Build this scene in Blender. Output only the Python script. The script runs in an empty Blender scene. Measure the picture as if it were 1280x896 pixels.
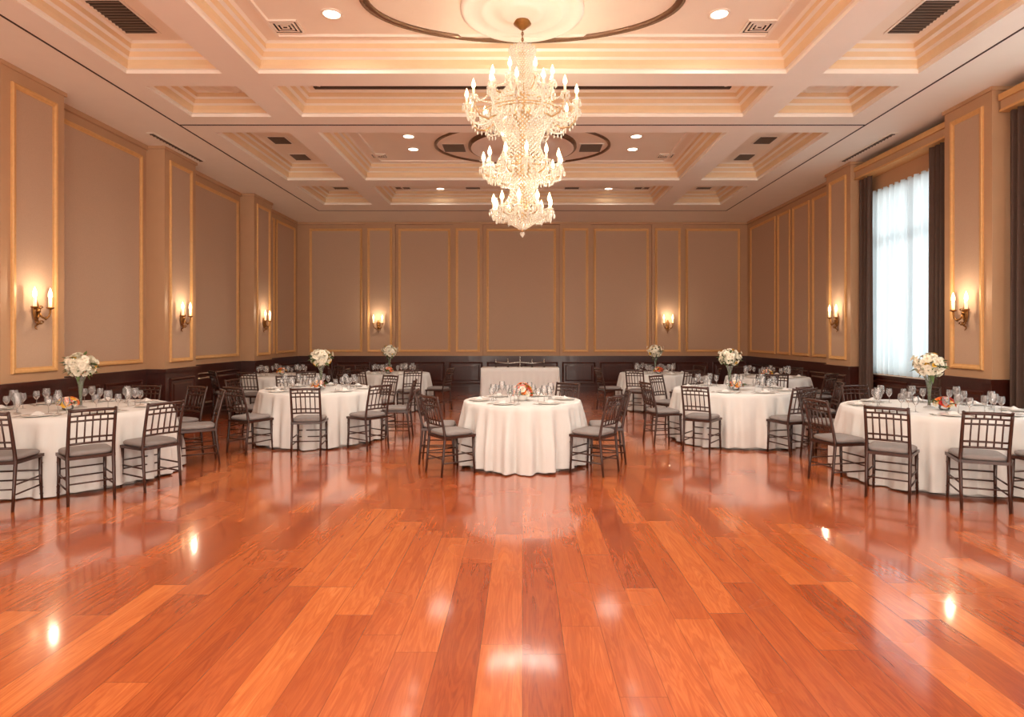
import bpy, math, random
from math import sin, cos, pi, radians, sqrt
from mathutils import Vector
random.seed(7)
S = bpy.context.scene
COL = S.collection
H_EYE = 1.6
F = 760.0

# ------------------------------------------------------------ materials
def lin(c):
    out = []
    for v in c:
        v /= 255.0
        out.append(v/12.92 if v <= 0.04045 else ((v+0.055)/1.055)**2.4)
    return (out[0], out[1], out[2], 1.0)

def base_mat(name):
    m = bpy.data.materials.new(name); m.use_nodes = True
    nt = m.node_tree
    return m, nt, nt.nodes["Principled BSDF"]

def pmat(name, rgb, rough=0.6, metal=0.0, var=0.06, scale=12.0, bump=0.0, bscale=60.0, spec=0.5, coat=0.0, stretch=None):
    m, nt, b = base_mat(name)
    N, L = nt.nodes, nt.links
    tc = N.new("ShaderNodeTexCoord")
    mp = N.new("ShaderNodeMapping"); L.new(tc.outputs["Object"], mp.inputs[0])
    if stretch: mp.inputs["Scale"].default_value = stretch
    nz = N.new("ShaderNodeTexNoise"); nz.inputs["Scale"].default_value = scale; nz.inputs["Detail"].default_value = 4
    L.new(mp.outputs[0], nz.inputs["Vector"])
    mx = N.new("ShaderNodeMix"); mx.data_type = 'RGBA'
    c = lin(rgb)
    mx.inputs["A"].default_value = (c[0]*(1-var*2), c[1]*(1-var*2), c[2]*(1-var*2), 1)
    mx.inputs["B"].default_value = (min(1, c[0]*(1+var*2)), min(1, c[1]*(1+var*2)), min(1, c[2]*(1+var*2)), 1)
    L.new(nz.outputs[0], mx.inputs["Factor"])
    L.new(mx.outputs["Result"], b.inputs["Base Color"])
    b.inputs["Roughness"].default_value = rough
    b.inputs["Metallic"].default_value = metal
    b.inputs["Specular IOR Level"].default_value = spec
    b.inputs["Coat Weight"].default_value = coat
    if bump > 0:
        n2 = N.new("ShaderNodeTexNoise"); n2.inputs["Scale"].default_value = bscale
        L.new(mp.outputs[0], n2.inputs["Vector"])
        bp = N.new("ShaderNodeBump"); bp.inputs["Strength"].default_value = bump; bp.inputs["Distance"].default_value = 0.01
        L.new(n2.outputs[0], bp.inputs["Height"]); L.new(bp.outputs[0], b.inputs["Normal"])
    return m

def emat(name, rgb, strength):
    m, nt, b = base_mat(name)
    b.inputs["Base Color"].default_value = lin(rgb)
    b.inputs["Emission Color"].default_value = lin(rgb)
    b.inputs["Emission Strength"].default_value = strength
    return m

def glassmat(name, tint=(255,255,255), body=0.12, rough=0.03, ior=1.5, emis=0.0):
    m, nt, b = base_mat(name)
    N, L = nt.nodes, nt.links
    out = N["Material Output"]
    tr = N.new("ShaderNodeBsdfTransparent"); tr.inputs[0].default_value = lin(tint)
    gl = N.new("ShaderNodeBsdfGlossy"); gl.inputs["Roughness"].default_value = rough
    fr = N.new("ShaderNodeFresnel"); fr.inputs[0].default_value = ior
    m1 = N.new("ShaderNodeMixShader"); L.new(fr.outputs[0], m1.inputs[0]); L.new(tr.outputs[0], m1.inputs[1]); L.new(gl.outputs[0], m1.inputs[2])
    b.inputs["Base Color"].default_value = lin(tint)
    b.inputs["Roughness"].default_value = 0.15
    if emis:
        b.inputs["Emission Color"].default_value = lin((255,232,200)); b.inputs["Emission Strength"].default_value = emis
    m2 = N.new("ShaderNodeMixShader"); m2.inputs[0].default_value = body
    L.new(m1.outputs[0], m2.inputs[1]); L.new(b.outputs[0], m2.inputs[2])
    L.new(m2.outputs[0], out.inputs[0])
    return m

def sheermat():
    m, nt, b = base_mat("sheer_fabric")
    N, L = nt.nodes, nt.links
    out = N["Material Output"]
    t = N.new("ShaderNodeBsdfTranslucent"); t.inputs[0].default_value = lin((216,234,242))
    d = N.new("ShaderNodeBsdfDiffuse"); d.inputs[0].default_value = lin((222,234,240))
    wv = N.new("ShaderNodeTexNoise"); wv.inputs["Scale"].default_value = 30
    mr = N.new("ShaderNodeMapRange"); mr.inputs[3].default_value = 0.5; mr.inputs[4].default_value = 0.4
    L.new(wv.outputs[0], mr.inputs[0])
    mx = N.new("ShaderNodeMixShader"); L.new(mr.outputs[0], mx.inputs[0])
    L.new(t.outputs[0], mx.inputs[1]); L.new(d.outputs[0], mx.inputs[2]); L.new(mx.outputs[0], out.inputs[0])
    return m

def floormat():
    m, nt, b = base_mat("polished_hardwood")
    N, L = nt.nodes, nt.links
    def M(op, a, bb=None, cc=None):
        n = N.new("ShaderNodeMath"); n.operation = op
        for i, v in enumerate((a, bb, cc)):
            if v is None: continue
            if isinstance(v, (int, float)): n.inputs[i].default_value = v
            else: L.new(v, n.inputs[i])
        return n.outputs[0]
    tc = N.new("ShaderNodeTexCoord"); sp = N.new("ShaderNodeSeparateXYZ"); L.new(tc.outputs["Object"], sp.inputs[0])
    X, Y = sp.outputs[0], sp.outputs[1]
    W, LEN = 0.215, 1.75
    xr = M('DIVIDE', X, W); row = M('FLOOR', xr); fx = M('FRACT', xr)
    wn = N.new("ShaderNodeTexWhiteNoise"); wn.noise_dimensions = '1D'; L.new(row, wn.inputs["W"])
    yr = M('ADD', M('DIVIDE', Y, LEN), M('MULTIPLY', wn.outputs[0], 7.3))
    brd = M('FLOOR', yr); fy = M('FRACT', yr)
    cb = N.new("ShaderNodeCombineXYZ"); L.new(row, cb.inputs[0]); L.new(brd, cb.inputs[1])
    wn2 = N.new("ShaderNodeTexWhiteNoise"); wn2.noise_dimensions = '2D'; L.new(cb.outputs[0], wn2.inputs["Vector"])
    rnd = wn2.outputs[0]
    cg = N.new("ShaderNodeCombineXYZ")
    L.new(M('ADD', M('MULTIPLY', X, 9.0), M('MULTIPLY', rnd, 57.0)), cg.inputs[0])
    L.new(M('ADD', M('MULTIPLY', Y, 0.9), M('MULTIPLY', rnd, 31.0)), cg.inputs[1])
    g1 = N.new("ShaderNodeTexNoise"); g1.inputs["Scale"].default_value = 1.3; g1.inputs["Detail"].default_value = 4; g1.inputs["Distortion"].default_value = 1.0
    L.new(cg.outputs[0], g1.inputs["Vector"])
    rings = M('SINE', M('MULTIPLY', g1.outputs[0], 48.0))
    cg2 = N.new("ShaderNodeCombineXYZ")
    L.new(M('MULTIPLY', X, 160.0), cg2.inputs[0]); L.new(M('MULTIPLY', Y, 5.0), cg2.inputs[1]); L.new(rnd, cg2.inputs[2])
    g2 = N.new("ShaderNodeTexNoise"); g2.inputs["Scale"].default_value = 1.0; g2.inputs["Detail"].default_value = 3
    L.new(cg2.outputs[0], g2.inputs["Vector"])
    tone = M('ADD', M('ADD', M('MULTIPLY_ADD', rnd, 0.38, 0.06), M('MULTIPLY', rings, 0.06)),
             M('ADD', M('MULTIPLY', g2.outputs[0], 0.22), M('MULTIPLY', g1.outputs[0], 0.40)))
    cr = N.new("ShaderNodeValToRGB"); L.new(tone, cr.inputs[0])
    e = cr.color_ramp.elements
    e[0].position = 0.10; e[0].color = lin((116,44,16))
    e[1].position = 1.0; e[1].color = lin((230,146,82))
    for p, c in ((0.35,(154,68,29)), (0.6,(182,90,41)), (0.8,(206,114,56))):
        k = e.new(p); k.color = lin(c)
    ex = M('MINIMUM', fx, M('SUBTRACT', 1.0, fx)); ey = M('MINIMUM', fy, M('SUBTRACT', 1.0, fy))
    gap = M('MAXIMUM', M('LESS_THAN', ex, 0.009), M('LESS_THAN', ey, 0.0012))
    mx = N.new("ShaderNodeMix"); mx.data_type = 'RGBA'
    L.new(M('MULTIPLY', gap, 0.5), mx.inputs["Factor"]); L.new(cr.outputs[0], mx.inputs["A"]); mx.inputs["B"].default_value = lin((80,34,14))
    L.new(mx.outputs["Result"], b.inputs["Base Color"])
    big = N.new("ShaderNodeTexNoise"); big.inputs["Scale"].default_value = 1.5; L.new(tc.outputs["Object"], big.inputs["Vector"])
    L.new(M('ADD', 0.20, M('MULTIPLY', big.outputs[0], 0.12)), b.inputs["Roughness"])
    b.inputs["Specular IOR Level"].default_value = 0.5
    b.inputs["Coat Weight"].default_value = 0.95; b.inputs["Coat Roughness"].default_value = 0.09; b.inputs["Coat IOR"].default_value = 1.56
    bp = N.new("ShaderNodeBump"); bp.inputs["Strength"].default_value = 0.08; bp.inputs["Distance"].default_value = 0.003
    L.new(M('SUBTRACT', M('MULTIPLY', g1.outputs[0], 0.25), gap), bp.inputs["Height"]); L.new(bp.outputs[0], b.inputs["Normal"])
    return m

M_floor = floormat()
M_ceil = pmat("ceiling_plaster", (244,235,222), 0.8, var=0.015, scale=3, bump=0.03)
M_coff = pmat("coffer_moulding_glow_tint", (234,206,166), 0.6, var=0.03, scale=5)  # golden tone paints the warm glow of recess lighting onto the coffer steps
M_recess = pmat("coffer_panel_plaster", (242,229,211), 0.8, var=0.02, scale=3)
M_stile = pmat("wall_stile_paint", (192,152,116), 0.6, var=0.03, scale=4)
M_fabric = pmat("wall_fabric", (194,162,136), 0.85, var=0.07, scale=140, bump=0.1, bscale=220)
M_gold = pmat("gilded_moulding", (220,170,110), 0.45, metal=0.1, var=0.07, scale=20)
M_mahog = pmat("mahogany_wainscot", (66,28,20), 0.3, var=0.2, scale=6, stretch=(6,6,0.6), coat=0.3)
M_dark = pmat("dark_slot", (58,40,30), 0.6)
M_grille = pmat("vent_grille_metal", (120,104,90), 0.5, metal=0.3)
M_white = pmat("white_enamel", (240,230,216), 0.5, var=0.01)
M_cloth = pmat("white_linen", (216,214,210), 0.85, var=0.02, scale=8, bump=0.08, bscale=250)
M_under = pmat("grey_linen", (184,178,172), 0.85, var=0.04, scale=8, bump=0.08, bscale=250)
M_wood = pmat("dark_chair_wood", (58,32,22), 0.34, var=0.2, scale=20, coat=0.2)
M_cush = pmat("grey_cushion", (134,127,124), 0.85, var=0.05, scale=30, bump=0.15, bscale=200)
M_glass = glassmat("clear_glass", body=0.10, ior=1.6)
M_crys = glassmat("cut_crystal_glow", (255,250,240), body=0.42, rough=0.05, ior=1.8, emis=0.22)  # beads given a faint warm glow of their own, standing in for candlelight
M_china = pmat("china", (240,236,230), 0.2, var=0.01, coat=0.4)
M_silver = pmat("silverware", (200,196,190), 0.2, metal=0.9)
M_brass = pmat("antique_brass", (150,105,55), 0.35, metal=0.8, var=0.15, scale=30)
M_dbrz = pmat("dark_bronze", (70,50,38), 0.4, metal=0.6, var=0.1, scale=30)
M_band = pmat("bronze_mirror_band",(120,92,70),.25,metal=.5)
M_chrome = pmat("chandelier_gilt", (190,160,118), 0.3, metal=0.7)
M_candle = emat("candle_sleeve_glow", (255,226,180), 0.9)
M_flame = emat("candle_bulb_glow", (255,220,166), 11.0)
M_flame2 = emat("sconce_bulb_glow", (255,220,166), 5.0)
M_down = emat("downlight_lens", (255,240,216), 8.0)
M_drape = pmat("brown_drape_velvet", (84,64,54), 0.8, var=0.08, scale=10)
M_sheer = sheermat()
M_winfr = pmat("window_frame_wood", (120,84,60), 0.5)
M_petalw = pmat("cream_petals", (240,232,212), 0.7, var=0.05)
M_petalp = pmat("pink_petals", (226,120,108), 0.7, var=0.08)
M_petalo = pmat("orange_petals", (230,116,44), 0.7, var=0.08)
M_petalr = pmat("red_petals", (180,36,30), 0.7, var=0.08)
M_petaly = pmat("yellow_petals", (240,190,70), 0.7, var=0.08)
M_leaf = pmat("green_leaves", (86,110,56), 0.6, var=0.15)

# ------------------------------------------------------------ mesh builder
class MB:
    def __init__(s): s.v=[]; s.f=[]; s.m=[]; s.sm=[]; s.mats=[]
    def mi(s, mat):
        if mat not in s.mats: s.mats.append(mat)
        return s.mats.index(mat)
    def add(s, vs, fs, mat, smooth=False):
        o=len(s.v); s.v += [tuple(p) for p in vs]; k=s.mi(mat)
        for f in fs: s.f.append([i+o for i in f]); s.m.append(k); s.sm.append(smooth)
    def box(s, x0,x1,y0,y1,z0,z1, mat):
        vs=[(x,y,z) for z in (z0,z1) for y in (y0,y1) for x in (x0,x1)]
        s.add(vs,[(0,2,3,1),(4,5,7,6),(0,1,5,4),(2,6,7,3),(0,4,6,2),(1,3,7,5)],mat)
    def lathe(s, prof, n, c, mat, smooth=True, sx=1.0, sy=1.0, caps=True):
        vs=[]; fs=[]
        for (r,z) in prof:
            for i in range(n):
                a=2*pi*i/n; vs.append((c[0]+r*cos(a)*sx, c[1]+r*sin(a)*sy, c[2]+z))
        for j in range(len(prof)-1):
            for i in range(n):
                k=(i+1)%n; fs.append((j*n+i,j*n+k,(j+1)*n+k,(j+1)*n+i))
        if caps:
            fs.append(tuple(range(n))[::-1]); fs.append(tuple(range((len(prof)-1)*n, len(prof)*n)))
        s.add(vs,fs,mat,smooth)
    def tube(s, pts, rad, n, mat, smooth=True):
        pts=[Vector(p) for p in pts]
        if isinstance(rad,(int,float)): rad=[rad]*len(pts)
        vs=[]; fs=[]; prev=None
        for j,p in enumerate(pts):
            if j==0: d=pts[1]-p
            elif j==len(pts)-1: d=p-pts[j-1]
            else: d=pts[j+1]-pts[j-1]
            d.normalize()
            if prev is None:
                up=Vector((0,0,1)) if abs(d.z)<0.9 else Vector((1,0,0))
                u=d.cross(up).normalized()
            else:
                u=(prev-d*prev.dot(d)).normalized()
            prev=u; w=d.cross(u)
            for i in range(n):
                a=2*pi*i/n+pi/4; vs.append(p+u*(rad[j]*cos(a))+w*(rad[j]*sin(a)))
        for j in range(len(pts)-1):
            for i in range(n):
                k=(i+1)%n; fs.append((j*n+i,j*n+k,(j+1)*n+k,(j+1)*n+i))
        fs.append(tuple(range(n))[::-1]); fs.append(tuple(range((len(pts)-1)*n,len(pts)*n)))
        s.add(vs,fs,mat,smooth)
    def octa(s, c, r, h, mat):
        x,y,z=c
        s.add([(x+r,y,z),(x,y+r,z),(x-r,y,z),(x,y-r,z),(x,y,z+h),(x,y,z-h)],
              [(0,1,4),(1,2,4),(2,3,4),(3,0,4),(1,0,5),(2,1,5),(3,2,5),(0,3,5)],mat)
    def frame(s, O,U,V,N,u0,u1,v0,v1,prof,mats,cap=None):
        O,U,V,N=Vector(O),Vector(U),Vector(V),Vector(N)
        loops=[]
        for (o,h) in prof:
            loops.append([O+U*a+V*b+N*h for a,b in ((u0+o,v0+o),(u1-o,v0+o),(u1-o,v1-o),(u0+o,v1-o))])
        for j in range(len(loops)-1):
            mt = mats[j] if isinstance(mats,(list,tuple)) else mats
            fs=[(i,(i+1)%4,4+(i+1)%4,4+i) for i in range(4)]
            s.add(loops[j]+loops[j+1],fs,mt)
        if cap: s.add(loops[-1],[(0,1,2,3)],cap)
    def obj(s, name, loc=(0,0,0), rz=0.0, mesh_only=False):
        me=bpy.data.meshes.new(name+"_mesh"); me.from_pydata(s.v,[],s.f)
        for m in s.mats: me.materials.append(m)
        me.polygons.foreach_set("material_index", s.m); me.polygons.foreach_set("use_smooth", s.sm)
        me.update()
        if mesh_only: return me
        return place(name, me, loc, rz)

def place(name, me, loc=(0,0,0), rz=0.0, parent=None):
    o=bpy.data.objects.new(name, me); o.location=loc; o.rotation_euler=(0,0,rz)
    COL.objects.link(o)
    if parent: o.parent=parent
    return o

def light(name, kind, loc, energy, color, parent=None, **kw):
    d=bpy.data.lights.new(name, kind); d.energy=energy; d.color=color
    rot=kw.pop("rot",None)
    for k,v in kw.items(): setattr(d,k,v)
    o=bpy.data.objects.new(name,d); o.location=loc; COL.objects.link(o)
    if rot: o.rotation_euler=rot
    if parent: o.parent=parent
    return o

WARM=(1.0,0.86,0.70); SOFT=(1.0,0.91,0.80)
# ------------------------------------------------------------ room
XW, XP, YB, ZC, YF = 6.5, 6.18, 17.55, 4.88, -4.0
ZR = ZC+0.32
mb=MB(); mb.box(-XW-.3,XW+.3,YF,YB+.3,-0.1,0.0,M_floor); mb.obj("floor")

xs=[-XW-.2,-4.95,-3.75,-3.3,3.3,3.75,4.95,XW+.2]
ys=[YF,-3.2,0.4,1.0,7.6,7.98,9.1,9.8,12.8,13.3,15.2,YB+.2]
crow={1,3,5,7,9}; ccol={1,3,5}
mb=MB()
cprof=[(0,0),(0,.045),(.03,.05),(.05,.09),(.05,.15),(.09,.17),(.12,.22),(.16,.24),(.16,.30),(.20,.32)]
cm=[M_ceil,M_ceil,M_coff,M_coff,M_ceil,M_coff,M_ceil,M_coff,M_ceil]
for i in range(len(xs)-1):
    for j in range(len(ys)-1):
        if i in ccol and j in crow:
            mb.frame((0,0,ZC),(1,0,0),(0,1,0),(0,0,1),xs[i],xs[i+1],ys[j],ys[j+1],cprof,cm,cap=M_recess)
            if i==3:
                mb.frame((0,0,ZR),(1,0,0),(0,1,0),(0,0,-1),xs[i]+.36,xs[i+1]-.36,ys[j]+.3,ys[j+1]-.3,[(0,0),(0,.02),(.04,.025),(.05,0)],M_ceil)
        else:
            mb.add([(xs[i],ys[j],ZC),(xs[i+1],ys[j],ZC),(xs[i+1],ys[j+1],ZC),(xs[i],ys[j+1],ZC)],[(0,3,2,1)],M_ceil)
mb.box(-XW-.3,XW+.3,YF,YB+.3,ZC+.5,ZC+.6,M_ceil)
mb.obj("ceiling")
mb=MB()
for sx in (-1,1):
    mb.box(sx*5.33-.012,sx*5.33+.012,YF+.2,15.9,ZC-.006,ZC+.01,M_dark)  # dark strips stand in for the shadow line of a ceiling groove
mb.box(-5.33,5.33,15.88,15.91,ZC-.006,ZC+.01,M_dark)
mb.box(-5.33,5.33,9.43,9.46,ZC-.006,ZC+.01,M_dark)
mb.box(-3.0,3.0,8.72,8.80,ZR-.03,ZR+.01,M_dark)
mb.obj("trim_1")

def arch_panel(mb, O,U,V,N,u0,u1,v0,v1):
    mb.frame(O,U,V,N,u0,u1,v0,v1,[(0,0),(0,.022),(.012,.034),(.035,.03),(.05,.016),(.056,.012),(.07,.012),(.07,.004)],M_gold,cap=M_fabric)
def wains(mb,O,U,V,N,u0,u1,z1=0.98):
    mb.frame(O,U,V,N,u0,u1,0.22,z1-.12,[(0,0),(0,.018),(.02,.025),(.05,.008),(.09,.008),(.12,.018)],M_mahog,cap=M_mahog)

WH=1.0
mb=MB(); mb.box(-XW-.2,-XW,YF,YB,0,ZC+.05,M_stile); mb.obj("wall_left")
mb=MB(); mb.box(-XW-.2,XW+.2,YB,YB+.2,0,ZC+.05,M_stile); mb.obj("wall_back")
wins=[(9.15,11.3),(4.6,7.5),(-0.6,2.4)]; WZ0,WZ1=0.92,4.25
mb=MB(); yy=YF
for a,b in sorted(wins):
    mb.box(XW,XW+.2,yy,a,0,ZC+.05,M_stile)
    mb.box(XW,XW+.2,a,b,0,WZ0,M_stile); mb.box(XW,XW+.2,a,b,WZ1,ZC+.05,M_stile); yy=b
mb.box(XW,XW+.2,yy,YB,0,ZC+.05,M_stile)
mb.obj("wall_right")

mb=MB(); mb.box(-XW,-XW+.03,YF,YB,0,WH,M_mahog); mb.box(-XW,-XW+.06,YF,YB,WH-.03,WH+.03,M_mahog); mb.box(-XW,-XW+.05,YF,YB,0,.16,M_mahog)
for a,b in ((-3.8,-.1),(0,3.4),(3.6,7.1),(8.3,10.4),(11.6,13.9),(15.1,17.4)):
    n=max(1,round((b-a)/1.1)); w=(b-a)/n
    for k in range(n): wains(mb,(-XW+.03,0,0),(0,1,0),(0,0,1),(1,0,0),a+k*w+.06,a+(k+1)*w-.06)
mb.obj("baseboard_left")
mb=MB(); mb.box(XW-.03,XW,YF,YB,0,WH-.12,M_mahog); mb.box(XW-.05,XW,YF,YB,0,.16,M_mahog)
mb.box(XW-.06,XW,11.3,YB,WH-.15,WH+.03,M_mahog); mb.box(XW-.06,XW,YF,11.3,WH-.14,WH-.1,M_mahog)
for a,b in ((2.5,4.6),(4.6,7.7),(9.0,11.3),(12.5,17.4)):
    n=max(1,round((b-a)/1.1)); w=(b-a)/n
    for k in range(n): wains(mb,(XW-.03,0,0),(0,1,0),(0,0,1),(-1,0,0),a+k*w+.06,a+(k+1)*w-.06,WH-.06)
mb.obj("baseboard_right")
mb=MB(); mb.box(-XW,XW,YB-.03,YB,0,WH,M_mahog); mb.box(-XW,XW,YB-.06,YB,WH-.03,WH+.03,M_mahog); mb.box(-XW,XW,YB-.05,YB,0,.16,M_mahog)
n=12; w=2*XW/n
for k in range(n): wains(mb,(0,YB-.03,0),(1,0,0),(0,0,1),(0,-1,0),-XW+k*w+.06,-XW+(k+1)*w-.06)
mb.obj("baseboard_back")

Z0,Z1=1.14,4.68
mb=MB()
for a,b in ((-3.6,-.4),(1.1,3.3),(4.6,6.9),(8.35,10.38),(11.62,13.88),(15.12,15.9),(16.05,17.35)):
    arch_panel(mb,(-XW,0,0),(0,1,0),(0,0,1),(1,0,0),a,b,Z0,Z1)
mb.obj("trim_2")
mb=MB()
for a,b in ((12.5,13.6),(13.75,14.6),(14.75,15.45),(15.6,17.3)):
    arch_panel(mb,(XW,0,0),(0,1,0),(0,0,1),(-1,0,0),a,b,Z0,Z1)
mb.obj("trim_3")
mb=MB()
sc=F/YB
for a,b,pil in ((387,453,0),(460,491,1),(498,563,0),(570,600,1),(608,695,0),(703,735,1),(742,811,0),(818,850,1),(857,925,0)):
    xa,xb=(a-653)/sc,(b-653)/sc
    yo=YB
    if pil:
        yo=YB-.07; mb.box(xa-.08,xb+.08,YB-.07,YB,WH+.03,ZC,M_stile)
    arch_panel(mb,(0,yo,0),(1,0,0),(0,0,1),(0,-1,0),xa,xb,Z0,Z1+.02)
mb.obj("trim_4")
mb=MB()
for sx in (-1,1):
    mb.box(min(sx*XW,sx*(XW-.05)),max(sx*XW,sx*(XW-.05)),YF,YB,ZC-.07,ZC,M_stile)
mb.box(-XW,XW,YB-.09,YB,ZC-.07,ZC,M_stile)
mb.obj("trim_5")

def pier(side,y0,y1):
    mb=MB(); s=side
    a,b=sorted((s*XP,s*XW))
    mb.box(a,b,y0,y1,0,ZC,M_stile)
    a2,b2=sorted((s*(XP-.03),s*XW)); mb.box(a2,b2,y0-.03,y1+.03,0,WH,M_mahog)
    a3,b3=sorted((s*(XP-.06),s*XW)); mb.box(a3,b3,y0-.06,y1+.06,WH-.03,WH+.03,M_mahog); mb.box(a3,b3,y0-.05,y1+.05,0,.16,M_mahog)
    mb.box(*sorted((s*(XP-.025),s*XW)),y0-.025,y1+.025,ZC-.05,ZC-.001,M_stile)
    arch_panel(mb,(s*XP,0,0),(0,1,0),(0,0,1),(-s,0,0),y0+.14,y1-.14,Z0,Z1)
    wains(mb,(s*(XP-.03),0,0),(0,1,0),(0,0,1),(-s,0,0),y0+.1,y1-.1)
    return mb.obj("pilaster")
for y0,y1 in ((0,.9),(3.5,4.4),(7.2,8.2),(10.5,11.5),(14.0,15.0)): pier(-1,y0,y1)
for y0,y1 in ((3.0,4.0),(8.0,8.9),(11.45,12.36)): pier(1,y0,y1)

def wavy(mb,y0,y1,z0,z1,x,amp,wl,mat,seed=0,rows=8):
    n=max(16,int((y1-y0)/wl*12)); vs=[];fs=[]
    rr=random.Random(seed); ph=[rr.random()*6 for _ in range(3)]
    for j in range(rows+1):
        t=j/rows; z=z0+(z1-z0)*t
        for i in range(n+1):
            y=y0+(y1-y0)*i/n
            a=amp*(1.0-.35*t)
            dx=a*sin(2*pi*y/wl+ph[0]+.6*sin(3*y+ph[1]))+a*.4*sin(2*pi*y/(wl*.43)+ph[2]+t)
            vs.append((x+dx,y,z))
    for j in range(rows):
        for i in range(n):
            k=j*(n+1)+i; fs.append((k,k+1,k+n+2,k+n+1))
    mb.add(vs,fs,mat,True)
for wi,(a,b) in enumerate(wins):
    mb=MB()
    for y0,y1,z0,z1 in ((a,a+.07,WZ0,WZ1),(b-.07,b,WZ0,WZ1),(a,b,WZ0,WZ0+.07),(a,b,WZ1-.07,WZ1),((a+b)/2-.03,(a+b)/2+.03,WZ0,WZ1),(a,b,3.3,3.35)):
        mb.box(XW+.12,XW+.19,y0,y1,z0,z1,M_winfr)
    mb.box(XW+.145,XW+.155,a,b,WZ0,WZ1,M_glass)
    mb.box(XW-.05,XW+.2,a-.05,b+.05,WZ0-.06,WZ0-.01,M_white)
    mb.obj("window_%d"%(wi+1))
    mb=MB(); wavy(mb,a-.0,b+.0,WZ0+.0,WZ1+.02,XW-.005,.045,.17,M_sheer,wi)
    mb.obj("sheer_curtain")
    for (p,q,sd) in ((a-.12,a+.36,1),(b-.25,b+.12,2)):
        if wi==1 and sd==2: p,q=b-.1,b+.42
        mb=MB(); wavy(mb,p,q,0.03,ZC-.36,XW-.16,.04,.12,M_drape,wi*5+sd,16)
        mb.obj("drape_curtain")
    y0c,y1c=(8.92,11.43) if wi==0 else (a-.3,b+.46)
    mb=MB(); mb.box(XW-.24,XW,y0c,y1c,ZC-.34,ZC-.12,M_stile); mb.box(XW-.27,XW,y0c,y1c,ZC-.2,ZC-.12,M_gold); mb.box(XW-.26,XW,y0c,y1c,ZC-.35,ZC-.32,M_gold)
    mb.obj("curtain_pelmet")
    light("window_daylight",'AREA',(XW+.9,(a+b)/2,(WZ0+WZ1)/2),88 if wi==0 else 380,(0.86,0.95,1.0) if wi==0 else (1.0,.97,.92),shape='RECTANGLE',size=3.2,size_y=b-a,rot=(0,radians(90),0))

def vent(x,y,w,d,z,slats=7):
    mb=MB(); mb.box(x-w/2,x+w/2,y-d/2,y+d/2,z-.012,z-.001,M_white)
    mb.box(x-w/2+.03,x+w/2-.03,y-d/2+.03,y+d/2-.03,z-.015,z-.005,M_dark)
    for k in range(slats):
        if d>w:
            yy=y-d/2+.05+(d-.1)*k/(slats-1); mb.box(x-w/2+.03,x+w/2-.03,yy-.008,yy+.008,z-.025,z-.01,M_grille)
        else:
            xx=x-w/2+.05+(w-.1)*k/(slats-1); mb.box(xx-.008,xx+.008,y-d/2+.03,y+d/2-.03,z-.025,z-.01,M_grille)
    return mb.obj("ceiling_vent")
def diffuser(x,y,w,z):
    mb=MB()
    mb.box(x-w/2,x+w/2,y-w*.4,y+w*.4,z-.006,z-.001,M_white)
    for k in range(4):
        h=w/2*(1-k*.25)
        mb.frame((x,y,z-.006),(1,0,0),(0,1,0),(0,0,-1),-h,h,-h*.8,h*.8,[(0,.0),(0,.016),(w*.06,.016),(w*.06,.002)],[M_white,M_white,M_dark],cap=M_dark if k<3 else M_white)
    return mb.obj("air_diffuser")
for s in (-1,1):
    vent(s*4.5,6.85,.42,.75,ZR,12)
    vent(s*4.45,11.15,.36,.42,ZR,8); vent(s*4.45,12.2,.36,.42,ZR,8)
    diffuser(s*2.75,7.05,.36,ZR)
    diffuser(s*2.85,12.1,.3,ZR)
    vent(s*1.30,11.6,.46,.5,ZR,9); 
    vent(s*1.2,14.75,.4,.2,ZR,8); vent(s*2.9,14.75,.4,.2,ZR,8); vent(s*4.4,14.75,.4,.2,ZR,8)
    vent(s*6.0,10.6,.12,1.6,ZC,18)
    mb=MB(); mb.lathe([(.30,0),(.30,-.02),(.25,-.03),(.23,-.01),(.14,-.01),(.12,-.03),(.02,-.035)],32,(s*4.35,8.72,ZR),M_white); mb.obj("ceiling_rose")
dl=[(-2.13,6.79,370),(2.2,6.79,370),(-2.1,11.7,0),(2.12,11.7,0),(-2.05,10.1,330),(2.05,10.1,330),(-2.05,10.95,0),(2.05,10.95,0),(-2.0,14.85,50),(2.1,14.85,50),(-2.1,3.2,370),(2.1,3.2,370),(-2.1,-1,320),(2.1,-1,320),
    (-.42,12.35,80),(0,12.45,80),(.42,12.35,80)]  # three lamps added out of sight behind the chandelier, for a floor reflection
for x,y,on in dl:
    z=ZR; mb=MB()
    mb.lathe([(.12,0),(.12,-.012),(.095,-.014),(.09,-.004)],28,(0,0,0),M_white,caps=False)
    mb.lathe([(.09,-.006),(.001,-.006)],28,(0,0,0),M_down,caps=False)
    o=mb.obj("recessed_downlight",(x,y,z))
    if on: light("downlight_lamp",'SPOT',(0,0,-.03),on,SOFT,parent=o,spot_size=radians(165),spot_blend=1.0,shadow_soft_size=.3 if y>12 else .1)
mb=MB()
mb.lathe([(.68,0),(.68,-.03),(.63,-.045),(.59,-.02),(.48,-.02),(.46,-.04),(.42,-.04),(.40,-.02),(.26,-.025),(.24,-.05),(.17,-.06),(.12,-.04),(.02,-.04)],48,(0,6.72,ZR),M_ceil)
mb.obj("ceiling_medallion")
mb=MB()
mb.lathe([(1.02,0),(1.02,-.05),(.97,-.07)],56,(0,11.5,ZR),M_band,caps=False)
mb.lathe([(.97,-.07),(.90,-.08),(.84,-.03),(.6,-.03),(.56,-.06),(.3,-.05),(.25,-.08),(.02,-.08)],56,(0,11.5,ZR),M_ceil,caps=False)
mb.obj("ceiling_medallion")
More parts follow.
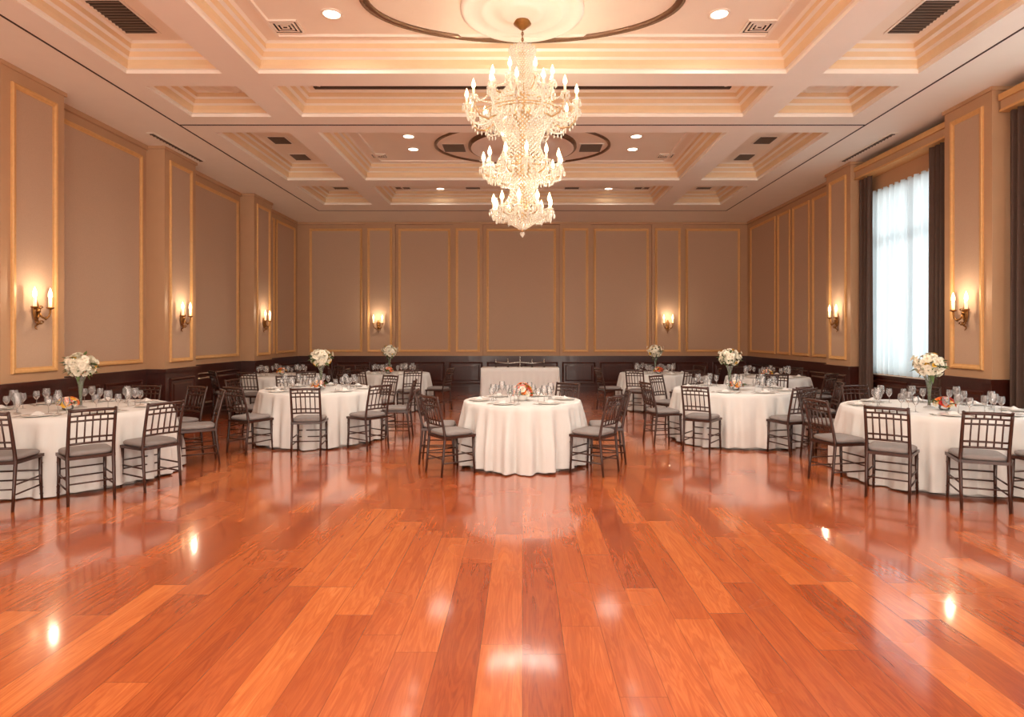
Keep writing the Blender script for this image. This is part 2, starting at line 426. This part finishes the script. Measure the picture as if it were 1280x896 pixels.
def ring(cx,cy,a_,b_,w_):
    mb=MB(); n=72; vs=[];fs=[]
    for k,(o,h,) in enumerate(((0,0),(0,-.03),(w_,-.03),(w_,0))):
        for i in range(n):
            a=2*pi*i/n; vs.append((cx+(a_-o)*cos(a),cy+(b_-o*.8)*sin(a),ZR+h))
    for k in range(3):
        for i in range(n):
            fs.append((k*n+i,k*n+(i+1)%n,(k+1)*n+(i+1)%n,(k+1)*n+i))
    mb.add(vs,fs,M_band,True); return mb
ring(0,6.5,1.74,.92,.09).obj("trim_6")
ring(0,11.5,1.66,1.18,.05).obj("trim_7")

# ------------------------------------------------------------ chandelier
def strand(mb,p0,p1,sag,n,r):
    p0,p1=Vector(p0),Vector(p1)
    for i in range(n+1):
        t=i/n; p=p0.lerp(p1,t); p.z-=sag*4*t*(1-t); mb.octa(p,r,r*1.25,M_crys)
def beadwall(mb,prof,n,r,sp):
    L=0; seg=[]
    for (a,b) in zip(prof[:-1],prof[1:]):
        d=sqrt((a[0]-b[0])**2+(a[1]-b[1])**2); seg.append((a,b,d)); L+=d
    m=max(2,int(L/sp))
    for q in range(m+1):
        s=L*q/m; 
        for (a,b,d) in seg:
            if s<=d+1e-6: break
            s-=d
        t=min(1,s/d); rr=a[0]+(b[0]-a[0])*t; z=a[1]+(b[1]-a[1])*t
        for i in range(n):
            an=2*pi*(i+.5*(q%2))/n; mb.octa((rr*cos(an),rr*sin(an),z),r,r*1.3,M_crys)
mb=MB()
mb.lathe([(.10,ZR-.04),(.10,ZR-.06),(.06,ZR-.09),(.03,ZR-.12)],24,(0,0,0),M_brass)
for k in range(9):
    z=ZR-.12-.033*k
    pts=[(.012*cos(a) if k%2 else 0,0 if k%2 else .012*cos(a),z-.018+.022*sin(a)) for a in [2*pi*i/8 for i in range(9)]]
    mb.tube(pts,.004,5,M_brass)
mb.tube([(0,0,ZR-.1),(0,0,4.8)],.006,6,M_brass)
mb.lathe([(.02,4.84),(.05,4.80),(.03,4.74),(.03,4.45),(.07,4.36),(.05,4.25),(.12,4.12),(.05,4.0),(.03,3.9),(.03,3.7),(.08,3.6),(.10,3.5),(.04,3.4),(.03,3.2),(.07,3.1),(.07,3.0),(.02,2.85),(.03,2.80),(.001,2.76)],20,(0,0,0),M_chrome)
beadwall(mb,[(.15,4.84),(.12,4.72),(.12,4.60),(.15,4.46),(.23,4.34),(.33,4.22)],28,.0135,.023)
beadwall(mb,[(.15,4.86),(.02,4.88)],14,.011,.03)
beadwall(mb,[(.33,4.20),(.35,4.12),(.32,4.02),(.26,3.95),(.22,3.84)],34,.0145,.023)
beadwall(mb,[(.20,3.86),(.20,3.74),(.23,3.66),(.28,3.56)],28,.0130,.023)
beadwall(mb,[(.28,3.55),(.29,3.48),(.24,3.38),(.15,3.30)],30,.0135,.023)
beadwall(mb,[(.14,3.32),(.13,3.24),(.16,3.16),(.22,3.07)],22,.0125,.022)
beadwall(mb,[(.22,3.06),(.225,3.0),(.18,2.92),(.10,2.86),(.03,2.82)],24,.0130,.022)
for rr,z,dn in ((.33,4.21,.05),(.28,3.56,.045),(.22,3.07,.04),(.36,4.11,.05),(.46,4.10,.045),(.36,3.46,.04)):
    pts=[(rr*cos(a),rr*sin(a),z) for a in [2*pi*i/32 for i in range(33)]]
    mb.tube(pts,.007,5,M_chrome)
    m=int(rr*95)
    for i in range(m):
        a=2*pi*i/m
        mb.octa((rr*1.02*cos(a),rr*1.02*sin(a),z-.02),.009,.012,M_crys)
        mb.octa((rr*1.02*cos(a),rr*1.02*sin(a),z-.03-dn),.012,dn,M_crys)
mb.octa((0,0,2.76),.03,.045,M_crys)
def tier(n,R,zc,r0,z0,dip,ph=0.0):
    cups=[]
    for i in range(n):
        a=2*pi*i/n+ph; ca,sa=cos(a),sin(a)
        ctrl=[(r0,z0),(r0+(R-r0)*.25,z0-dip*.5),(r0+(R-r0)*.5,z0-dip),(r0+(R-r0)*.78,z0-dip*.85),(R*.97,(z0-dip+zc)/2-.01),(R,zc)]
        pts=[]
        for (p,q) in zip(ctrl[:-1],ctrl[1:]):
            for t in (0,.5): pts.append(((p[0]+(q[0]-p[0])*t)*ca,(p[0]+(q[0]-p[0])*t)*sa,p[1]+(q[1]-p[1])*t))
        pts.append((R*ca,R*sa,zc))
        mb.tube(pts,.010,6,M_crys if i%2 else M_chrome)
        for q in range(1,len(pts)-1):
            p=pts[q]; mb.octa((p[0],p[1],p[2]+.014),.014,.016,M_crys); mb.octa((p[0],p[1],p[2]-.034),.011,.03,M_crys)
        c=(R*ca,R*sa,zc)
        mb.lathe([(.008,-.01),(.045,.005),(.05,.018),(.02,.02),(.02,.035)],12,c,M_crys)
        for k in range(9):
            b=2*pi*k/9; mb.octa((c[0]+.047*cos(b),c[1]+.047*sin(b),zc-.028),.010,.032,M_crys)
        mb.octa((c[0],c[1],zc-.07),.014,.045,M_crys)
        mb.lathe([(.013,.02),(.013,.09)],8,c,M_candle)
        mb.lathe([(.008,.09),(.022,.118),(.020,.145),(.008,.18),(.001,.20)],8,c,M_flame)
        cups.append(c)
    for i in range(n):
        p,q=cups[i],cups[(i+1)%n]
        strand(mb,(p[0],p[1],zc),(q[0],q[1],zc),.07,12,.011)
        strand(mb,(p[0],p[1],zc+.01),(p[0]*r0/R*1.1,p[1]*r0/R*1.1,z0+.13),.05,15,.010)
    return cups
c1=tier(14,.63,4.18,.26,4.10,.12,.13)
c1b=tier(8,.36,4.42,.1,4.40,.08,.4)
c2=tier(12,.44,3.48,.18,3.48,.09,.1)
c3=tier(10,.33,3.00,.15,3.02,.07,.2)
CHY=6.9
ch=mb.obj("crystal_chandelier",(0,CHY,0))
for cs,step,e in ((c1,3,24),(c2,3,17),(c3,3,22)):
    for c in cs[::step]:
        light("candle_bulb_lamp",'POINT',(c[0],c[1],c[2]+.15),e,WARM,parent=ch,shadow_soft_size=.022)

# ------------------------------------------------------------ sconces
def sconce(loc,rz):
    mb=MB()
    mb.lathe([(.001,-.13),(.03,-.12),(.05,-.05),(.055,.0),(.05,.05),(.03,.10),(.02,.13),(.001,.15)],16,(0,.02,0),M_brass,sy=.35)
    mb.lathe([(.001,-.02),(.028,-.015),(.03,.01),(.001,.03)],12,(0,.045,0),M_brass)
    pts=[(0,.03+.035*sin(t*1.6)*(1-t/8),-.12-.03*t) for t in [i*.5 for i in range(9)]]
    mb.tube(pts,[.014,.013,.012,.011,.01,.009,.008,.007,.005],6,M_brass)
    for s in (-1,1):
        pts=[(0,.05,-.02),(s*.03,.07,-.08),(s*.07,.085,-.10),(s*.11,.095,-.07),(s*.125,.10,-.01),(s*.125,.10,.03)]
        mb.tube(pts,[.014,.013,.012,.011,.011,.011],7,M_brass)
        pts=[(s*(.03+.035*(1-i/14)*cos(i*.6)),.06,-.15+.035*(1-i/14)*sin(i*.6)) for i in range(12)]
        mb.tube(pts,.008,5,M_brass)
        pts=[(s*(.035+.03*(1-i/14)*cos(i*.6)),.05,.04+.03*(1-i/14)*sin(i*.6)) for i in range(12)]
        mb.tube(pts,.007,5,M_brass)
        pts=[(s*(.08+.03*(1-i/14)*cos(i*.6)),.08,-.10+.03*(1-i/14)*sin(i*.6)) for i in range(12)]
        mb.tube(pts,.006,5,M_brass)
        mb.lathe([(.010,.02),(.042,.035),(.046,.05),(.018,.052)],14,(s*.125,.10,0),M_brass)
        mb.lathe([(.020,.05),(.020,.16)],12,(s*.125,.10,0),M_candle)
        mb.lathe([(.014,.16),(.025,.19),(.023,.23),(.011,.275),(.001,.30)],12,(s*.125,.10,0),M_flame2)
    o=mb.obj("wall_sconce",loc,rz)
    light("sconce_bulb_lamp",'POINT',(0,.24,.26),7,(1.0,.78,.55),parent=o,shadow_soft_size=.03)
for y in (7.7,11.0,14.5,3.95,.45): sconce((-XP+.004,y,1.92),-pi/2)
for y in (8.45,11.9,3.5): sconce((XP-.004,y,1.92),pi/2)
for x in (-4.13,4.17): sconce((x,YB-.075,1.92),pi)

# ------------------------------------------------------------ chair
def chair_mesh():
    mb=MB()
    def posty(z): return -.19 if z<.45 else -.19-.10*((z-.45)/.45)**1.2
    for s in (-1,1):
        pts=[(s*.185,-.235,0)]+[(s*.185,-.235+.045*(z/.45),z) for z in (.2,.45)]+[(s*.183,posty(z),z) for z in (.55,.65,.75,.85,.905)]
        mb.tube(pts,[.0135,.015,.017,.016,.0155,.015,.0145,.0135],8,M_wood)
        mb.lathe([(.012,0),(.016,.01),(.001,.018)],8,(s*.183,posty(.905),.903),M_wood)
        mb.tube([(s*.195,.20,0),(s*.19,.19,.22),(s*.19,.185,.45)],[.0125,.015,.018],8,M_wood)
        for z in (.15,.24,): mb.tube([(s*.19,-.22+.04*z,z),(s*.19,.192,z)],.0085,6,M_wood)
        for z in (.06,.12,.36):
            mb.lathe([(.0125,-.006),(.0185,0),(.0125,.006)],8,(s*.193,.197-.01*z,z),M_wood)
    for z,y in ((.20,.191),(.29,.189)): mb.tube([(-.19,y,z),(.19,y,z)],.0085,6,M_wood)
    mb.tube([(-.185,-.215,.2),(.185,-.215,.2)],.0085,6,M_wood)
    vs=[];o=[(-.2,-.205),(.2,-.205),(.215,.205),(-.215,.205)]
    for z in (.425,.455):
        for p in o: vs.append((p[0],p[1],z))
    mb.add(vs,[(0,3,2,1),(4,5,6,7),(0,1,5,4),(1,2,6,5),(2,3,7,6),(3,0,4,7)],M_wood)
    n=28; prof=[(.92,.455),(1.0,.465),(1.02,.478),(1.0,.492),(.93,.503),(.7,.508),(.35,.511),(.01,.512)]
    vs=[];fs=[]
    for r,z in prof:
        for i in range(n):
            a=2*pi*i/n; ca,sa=cos(a),sin(a); e=.35
            x=.2*r*math.copysign(abs(ca)**e,ca); y=.197*r*math.copysign(abs(sa)**e,sa)
            vs.append((x*(1+.04*y/.2),y,z))
    for j in range(len(prof)-1):
        for i in range(n): fs.append((j*n+i,j*n+(i+1)%n,(j+1)*n+(i+1)%n,(j+1)*n+i))
    mb.add(vs,fs,M_cush,True)
    def rail(z,r,x=.183):
        pts=[(x*u,posty(z)-.018*(1-u*u),z+.006*(1-u*u)) for u in (-1,-.66,-.33,0,.33,.66,1)]
        mb.tube(pts,r,7,M_wood)
    for z,r in ((.895,.016),(.845,.010),(.795,.010),(.63,.010),(.575,.011)): rail(z,r)
    for u in (-.66,-.33,0,.33,.66):
        mb.tube([(.183*u,posty(.575)-.018*(1-u*u),.575),(.183*u,posty(.7)-.018*(1-u*u),.70),(.183*u,posty(.85)-.018*(1-u*u),.85)],.0075,6,M_wood)
    for u in (-.5,-.16,.16,.5):
        mb.tube([(.183*u,posty(.85)-.017,.85),(.183*u,posty(.9)-.017,.9)],.007,5,M_wood)
    return mb.obj("dining_chair",mesh_only=True)
CH=chair_mesh()
def chair(x,y,face_deg):
    place("dining_chair",CH,(x,y,0.0),radians(face_deg-90))

# ------------------------------------------------------------ tables
TH=.78
def table(name,cx,cy,r,seed,phase=0.0,mind=.60,k=1.5):
    mb=MB(); n=256; rr=random.Random(seed)
    p=[rr.random()*6.28 for _ in range(5)]
    vs=[];fs=[];rows=8
    for j in range(rows+1):
        t=j/rows
        for i in range(n):
            a=2*pi*i/n
            f=.014*sin(22*a+p[0])+.010*sin(35*a+p[1])
            R=r-.05+t*(.02+f); vs.append((R*cos(a),R*sin(a),(TH-.02)*(1-t)+.004))
    for j in range(rows):
        for i in range(n): fs.append((j*n+i,j*n+(i+1)%n,(j+1)*n+(i+1)%n,(j+1)*n+i))
    mb.add(vs,fs,M_under,True)
    vs=[];fs=[];rings=[]
    for q in (.02,.35,.7,.93,.985): rings.append([(r*q*cos(2*pi*i/n),r*q*sin(2*pi*i/n),TH) for i in range(n)])
    rings.append([(r*.998*cos(2*pi*i/n),r*.998*sin(2*pi*i/n),TH-.006) for i in range(n)])
    rows=14
    def pleat(x): 
        s=sin(x); return (abs(s)**.7)*2-1
    for j in range(1,rows+1):
        t=j/rows; L=[]
        for i in range(n):
            a=2*pi*i/n
            w=((1+cos(4*(a-phase)))/2)**k
            d=mind+(TH-.012-mind)*w
            f=.038*pleat(8*a+p[2]+.5*sin(2*a+p[0]))+.036*sin(21*a+p[3]+.9*sin(3*a))+.022*sin(38*a+p[4])
            tt=min(1,t*1.5)**.9
            R=r+.004+tt*(.045+f*.9)+.03*w*t*t
            L.append((R*cos(a),R*sin(a),TH-.012-(d-.012)*t))
        rings.append(L)
    for L in rings: vs+=L
    for j in range(len(rings)-1):
        for i in range(n): fs.append((j*n+i,(j+1)*n+i,(j+1)*n+(i+1)%n,j*n+(i+1)%n))
    fs.append(tuple(range(n)))
    mb.add(vs,fs,M_cloth,True)
    mb.lathe([(.04,0.004),(.04,TH-.02)],12,(0,0,0),M_wood)
    return mb.obj(name,(cx,cy,0))

def wineglass(mb,c,s=1.0):
    mb.lathe([(.034*s,0),(.030*s,.003),(.005*s,.008),(.004*s,.05*s),(.004*s,.085*s),(.016*s,.095*s),(.034*s,.12*s),(.040*s,.145*s),(.037*s,.175*s),(.033*s,.20*s)],14,c,M_glass,caps=False)
def settings(cx,cy,r,n,seed,ph=0.0,low=True):
    rr=random.Random(seed)
    g=MB(); pl=MB()
    for i in range(n):
        a=2*pi*i/n+ph; 
        c=((r-.20)*cos(a),(r-.20)*sin(a),0)
        pl.lathe([(.07,.002),(.10,.006),(.135,.014),(.133,.017),(.095,.010),(.001,.009)],28,c,M_china)
        t=(-sin(a),cos(a)); q=(cos(a),sin(a))
        def P(u,v,z): return (c[0]+t[0]*u+q[0]*v,c[1]+t[1]*u+q[1]*v,z)
        pl.add([P(-.05,-.04,.016),P(.05,-.04,.016),P(.05,.05,.016),P(-.05,.05,.016),P(-.018,0,.05),P(.018,0,.05)],[(0,1,5,4),(2,3,4,5),(1,2,5),(3,0,4)],M_cloth)
        for u in (-.165,-.185,.165,.185):
            pl.add([P(u-.006,-.09,.004),P(u+.006,-.09,.004),P(u+.006,.09,.006),P(u-.006,.09,.006)],[(0,1,2,3)],M_silver)
        for da,dr,s in ((.16,.37,1.05),(-.02,.41,.9),(.30,.33,.85)):
            wineglass(g,((r-dr)*cos(a+da),(r-dr)*sin(a+da),0.001),s*(.95+.1*rr.random()))
    g.obj("wine_glasses",(cx,cy,TH)); pl.obj("place_settings",(cx,cy,TH+.001))

def blossom(mb,c,nrm,size,mat,rr):
    n=Vector(nrm).normalized(); u=n.orthogonal().normalized(); w=n.cross(u); c=Vector(c)
    for layer,(cnt,open_,s) in enumerate(((6,.9,1.0),(5,.5,.75),(3,.2,.45))):
        off=rr.random()*6
        for i in range(cnt):
            a=off+2*pi*i/cnt; d=u*cos(a)+w*sin(a); sd=u*(-sin(a))+w*cos(a)
            L=size*s; base=c+n*(layer*.1*size)
            p1=base+d*(L*.55*open_)+n*(L*.35)
            tip=base+d*(L*open_)+n*(L*(.75-.4*open_))
            wd=L*.42
            mb.add([base,p1-sd*wd,p1+sd*wd,tip-sd*wd*.6+n*.002,tip+sd*wd*.6+n*.002],[(0,1,2),(1,3,4,2)],mat,True)
def leafq(mb,c,d,L,rr):
    c=Vector(c); d=Vector(d).normalized(); s=d.cross(Vector((0,0,1)))
    if s.length<.01: s=Vector((1,0,0))
    s.normalize(); m=c+d*L*.5+Vector((0,0,L*.1)); t=c+d*L+Vector((0,0,-L*.1))
    mb.add([c,m-s*L*.2,t,m+s*L*.2],[(0,1,2,3)],M_leaf,True)
def sph(rr):
    z=rr.uniform(-1,1); a=rr.uniform(0,2*pi); q=sqrt(1-z*z); return Vector((q*cos(a),q*sin(a),z))
def tall_flowers(cx,cy,seed):
    rr=random.Random(seed); mb=MB()
    mb.lathe([(.06,0),(.058,.006),(.018,.02),(.014,.06),(.018,.16),(.028,.26),(.045,.33),(.06,.36)],20,(0,0,0),M_glass,caps=False)
    mb.lathe([(.010,.03),(.014,.14),(.022,.24),(.03,.29)],14,(0,0,0),M_leaf)
    for i in range(12):
        a=rr.uniform(0,2*pi); mb.tube([(.008*cos(a),.008*sin(a),.05),(.02*cos(a),.02*sin(a),.3),(.08*cos(a),.08*sin(a),.44)],.0025,4,M_leaf)
    cz=.48
    mb.lathe([(.01,-.08),(.08,-.05),(.105,0),(.08,.06),(.01,.09)],16,(0,0,cz),M_petalw)
    for i in range(110):
        d=sph(rr); 
        if d.z<-.75: continue
        p=Vector((d.x*.125,d.y*.125,cz+d.z*.11))*(1); p+=d*rr.uniform(-.015,.025)
        blossom(mb,p,d,rr.uniform(.028,.044),M_petalw if rr.random()<.93 else M_petaly,rr)
    for i in range(34):
        d=sph(rr); d.z=d.z*.5-.15; d.normalize()
        leafq(mb,Vector((d.x*.10,d.y*.10,cz+d.z*.09)),d,rr.uniform(.07,.12),rr)
    for i in range(6):
        a=rr.uniform(0,6.28); q=Vector((cos(a)*.17,sin(a)*.17,cz+rr.uniform(0,.1)))
        mb.tube([(0,0,cz),tuple(q)],.002,4,M_leaf); blossom(mb,q,(cos(a),sin(a),.4),.03,M_petalw,rr)
    mb.obj("white_flower_centerpiece",(cx,cy,TH+.001))
def low_flowers(cx,cy,seed,s=1.0,tall=False):
    rr=random.Random(seed); mb=MB()
    mb.lathe([(.04*s,0),(.055*s,.02*s),(.05*s,.05*s),(.055*s,.06*s)],16,(0,0,0),M_china if tall else M_glass)
    mb.lathe([(.05*s,.055*s),(.075*s,.075*s),(.05*s,.10*s),(.005,.115*s)],12,(0,0,0),M_leaf)
    for i in range(38):
        d=sph(rr); d.z=abs(d.z)*.9+.05; d.normalize()
        p=Vector((d.x*.09*s,d.y*.09*s,.06*s+d.z*(.11 if tall else .07)*s))
        mat=rr.choice([M_petalo,M_petalr,M_petalo,M_petalp,M_petaly,M_petalw] if not tall else [M_petalo,M_petalp,M_petalw,M_petaly,M_petalo,M_petalr])
        blossom(mb,p,d,rr.uniform(.026,.04)*s,mat,rr)
    for i in range(26):
        d=sph(rr); d.z=abs(d.z)*.4+.2; d.normalize(); leafq(mb,Vector((d.x*.08*s,d.y*.08*s,.07*s)),d,rr.uniform(.06,.1)*s,rr)
    mb.obj("low_flower_arrangement",(cx,cy,TH+.002))

TABLES=[
 (-5.10,6.95,.95,[(-79,.27,0),(-50,.27,6),(-22,.24,-8),(33,.24,0),(95,.26,0),(65,.26,0)],.3,(.05,.0)),
 (4.70,6.95,.95,[(192,.27,0),(-140,.30,10),(-108,.27,-4),(-78,.27,0),(92,.28,0),(125,.28,0),(60,.28,0)],.5,(-.05,0)),
 (0,7.8,.75,[(-143,.27,0),(182,.28,0),(-37,.27,0),(-2,.28,0),(60,.28,0)],-pi/2,None),
 (-3.15,9.45,.88,[(-122,.27,6),(-78,.27,-4),(-38,.27,0),(3,.27,0),(172,.27,0),(55,.27,0),(90,.27,0),(130,.27,0),],.2,(0.02,0)),
 (3.3,9.45,.92,[(-130,.27,4),(-74,.27,0),(-166,.27,0),(-12,.27,0),(50,.27,0),(90,.27,0),(130,.27,0)],.7,(-.08,0)),
 (-5.1,12.9,.80,[(-95,.27,0),(-50,.27,0),(-135,.27,0),(0,.27,0),(50,.27,0),(105,.27,0)],.1,None),
 (-2.85,13.5,.78,[(-110,.27,0),(-62,.27,0),(-18,.27,0),(-160,.27,0),(85,.27,0),(135,.27,0)],.4,(-.1,0)),
 (2.95,13.5,.78,[(-120,.27,0),(-70,.27,0),(-165,.27,0),(-25,.27,0),(30,.27,0),(85,.27,0)],.4,(0,0)),
 (4.95,12.3,.80,[(-60,.27,0),(-105,.27,0),(0,.27,0),(45,.27,0),(95,.27,0)],.4,None),
]
for ti,(cx,cy,r,seats,ph,fl) in enumerate(TABLES):
    center = ti==2
    table("banquet_table",cx,cy,r,ti+10,ph, .74, 1.1 if center else 1.5)
    n=8 if r>.85 else 6
    settings(cx,cy,r,n,ti+50,ph=.2+ti)
    if fl is not None:
        tall_flowers(cx+fl[0],cy+fl[1],ti+70); low_flowers(cx+fl[0]+.02,cy+fl[1]-.22,ti+90)
    elif center: low_flowers(cx+.0,cy-.05,ti+90,1.2,True)
    else: low_flowers(cx,cy,ti+90,1.0)
    for a,ro,tw in seats:
        ar=radians(a); R=r+ro+.03
        chair(cx+R*cos(ar),cy+R*sin(ar),a+180+tw)

mb=MB(); hw,hd=.98,.40
out=[]
def side(p,q,nrm,m):
    for i in range(m):
        t=i/m; out.append((p[0]+(q[0]-p[0])*t,p[1]+(q[1]-p[1])*t,nrm))
side((-hw,-hd),(hw,-hd),(0,-1),60); side((hw,-hd),(hw,hd),(1,0),24); side((hw,hd),(-hw,hd),(0,1),60); side((-hw,hd),(-hw,-hd),(-1,0),24)
n=len(out); vs=[];fs=[]
rows=8
for j in range(rows+1):
    t=j/rows
    for i,(x,y,nn) in enumerate(out):
        f=t*(.025+.018*sin(i*.55)+.01*sin(i*1.3))
        vs.append((x+nn[0]*f,y+nn[1]*f,TH+.02-(TH+.012)*t))
for j in range(rows):
    for i in range(n): fs.append((j*n+i,(j+1)*n+i,(j+1)*n+(i+1)%n,j*n+(i+1)%n))
fs.append(tuple(range(n)))
mb.add(vs,fs,pmat("crisp_white_linen", (238,236,232), 0.85, var=0.02, scale=8),True); mb.obj("head_table",(-.06,15.6,0))
mb=MB()
mb.lathe([(.06,0),(.055,.01),(.012,.03),(.01,.26),(.02,.28)],14,(0,0,0),M_silver)
mb.tube([(-.62,0,.13),(-.3,0,.10),(0,0,.13),(.3,0,.10),(.62,0,.13)],.012,6,M_silver)
for x in (-.62,-.31,.31,.62):
    mb.lathe([(.02,.12),(.028,.14),(.012,.15),(.011,.22)],10,(x,0,0),M_silver)
    mb.lathe([(.04,0),(.012,.015),(.008,.11)],10,(x,0,0),M_dbrz)
mb.obj("candelabrum",(-.06,15.6,TH+.021))

# ------------------------------------------------------------ world + camera
w=bpy.data.worlds.new("World"); S.world=w; w.use_nodes=True
bg=w.node_tree.nodes["Background"]; bg.inputs[0].default_value=lin((255,241,226)); bg.inputs[1].default_value=4.3
cam=bpy.data.cameras.new("camera"); co=bpy.data.objects.new("camera",cam); COL.objects.link(co)
cam.sensor_width=36; cam.lens=F/1280*36; cam.shift_x=-13/1280; cam.shift_y=-28/1280
co.location=(0,0,H_EYE); co.rotation_euler=(radians(90),0,0); S.camera=co
S.view_settings.view_transform='Standard'
